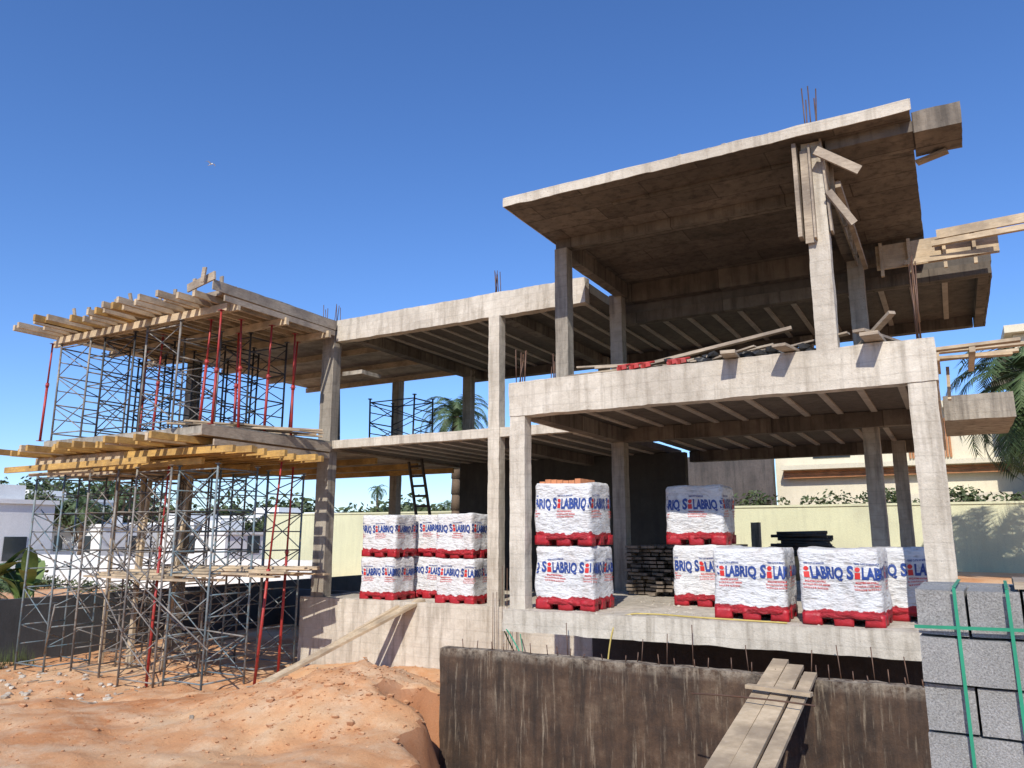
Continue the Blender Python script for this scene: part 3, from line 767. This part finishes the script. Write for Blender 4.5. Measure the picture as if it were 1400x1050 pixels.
palm(-19.4,29.0,-.5,7.0,2.2,44,2,.2)
palm(*SV(-17,98),-2,8.6,1.7,26,3,.15); palm(*SV(-46,88),-2,8.6,2.2,26,4); palm(*SV(-44,88),-2,7.8,2.2,26,5); palm(*SV(-9,110),-2,7.0,2.2,26,6)
palm(*SV(-21.8,33),-1.7,.6,1.7,34,7,.15); palm(*SV(-33,60),-1.9,5.2,2.0,30,8)
def banana(x,y,z,n,s,seed):
    random.seed(seed); bm=bmesh.new()
    for i in range(n):
        az=rnd(0,6.28); lean=rnd(.15,.75); L=s*rnd(.7,1.2); p=Vector((x+rnd(-.3,.3),y+rnd(-.3,.3),z+rnd(.1,.6))); e=R(90)-lean*.5
        side=Vector((-math.sin(az),math.cos(az),0)); prev=None
        for k in range(11):
            t=k/10; w=(.03 if t<.3 else .22*s/1.6*math.sin(math.pi*min(1,(t-.25)/.76))**.7+.01)
            a=bm.verts.new(p-side*w+Vector((0,0,w*.25))); m_=bm.verts.new(p); b=bm.verts.new(p+side*w+Vector((0,0,w*.25)))
            if prev: bm.faces.new((prev[0],prev[1],m_,a)); bm.faces.new((prev[1],prev[2],b,m_))
            prev=(a,m_,b); p=p+Vector((math.cos(az)*math.cos(e),math.sin(az)*math.cos(e),math.sin(e)))*L/10; e-=lean*.22
    fin(bm,'banana_plant','banana',smooth=True)
for r,h,s,sd in [(-19.2,28.5,2.3,1),(-17.8,28.8,1.9,2),(-20.5,30,2.4,3)]:
    x,y=SV(r,h); banana(x,y,-1.6,14,s,sd)
bm=bmesh.new(); random.seed(8)
for i in range(90):
    x=rnd(-22.4,-21.7); y=rnd(9.5,12.5); z=gh(x,y)
    for k in range(7): 
        a=rnd(0,6.28); t=Vector((x+math.cos(a)*rnd(.05,.2),y+math.sin(a)*rnd(.05,.2),z+rnd(.15,.6))); 
        bm.faces.new([bm.verts.new((x-.01,y,z)),bm.verts.new((x+.012,y,z)),bm.verts.new(t)])
fin(bm,'dry_weeds','leaf')
bm=bmesh.new(); bx,by=SV(-22,52); bz=1.25+26.5
tube(bm,(bx-.2,by,bz),(bx+.05,by,bz+.02),.02,6,0,.055); tube(bm,(bx+.05,by,bz+.02),(bx+.22,by,bz+.03),.055,6,0,.015)
for sg in (-1,1):
    a=[Vector((bx-.05,by,bz+.03)),Vector((bx+.1,by,bz+.03)),Vector((bx+.05,by+sg*.28,bz+.14)),Vector((bx-.05,by+sg*.26,bz+.14)),Vector((bx-.12,by+sg*.5,bz+.06))]
    v=[bm.verts.new(q) for q in a]; bm.faces.new((v[0],v[1],v[2],v[3])); bm.faces.new((v[3],v[2],v[4]))
v=[bm.verts.new(q) for q in (Vector((bx-.18,by,bz)),Vector((bx-.32,by-.06,bz)),Vector((bx-.32,by+.06,bz)))]; bm.faces.new(v)
fin(bm,'seagull','white')
# ------------------------------------------------------------------ light, sky, camera
el=R(39); al=R(15)
S=Vector((math.sin(al)*math.cos(el),-math.cos(al)*math.cos(el),math.sin(el)))
l=bpy.data.lights.new('sun','SUN'); l.energy=5.0; l.angle=R(.5); l.color=(1,.94,.84)
lo=bpy.data.objects.new('sun',l); scene.collection.objects.link(lo); lo.rotation_euler=S.to_track_quat('Z','Y').to_euler(); lo.location=(0,-10,20)
w=bpy.data.worlds.new('World'); scene.world=w; w.use_nodes=True; nt=w.node_tree
sky=nt.nodes.new('ShaderNodeTexSky'); sky.sky_type='NISHITA'; sky.sun_disc=False; sky.sun_elevation=el; sky.sun_rotation=math.atan2(S.x,S.y)
sky.ozone_density=2.0; sky.dust_density=.12; sky.air_density=1.0
tint=mix(nt,1.,sky.outputs[0],(.80,.97,1.32),'MULTIPLY')
hs=nt.nodes.new('ShaderNodeHueSaturation'); hs.inputs['Saturation'].default_value=1.06; nt.links.new(tint,hs.inputs['Color'])
nt.links.new(hs.outputs[0],nt.nodes['Background'].inputs[0]); nt.nodes['Background'].inputs[1].default_value=.135
scene.view_settings.view_transform='Standard'; scene.view_settings.look='None'; scene.view_settings.exposure=0
cam=bpy.data.cameras.new('camera'); co=bpy.data.objects.new('camera',cam); scene.collection.objects.link(co)
co.location=(0,0,1.25); co.rotation_euler=(R(90+11.05),0,R(29.64)); cam.sensor_width=36; cam.lens=27.0; cam.clip_end=9000; cam.clip_start=.05
scene.camera=co
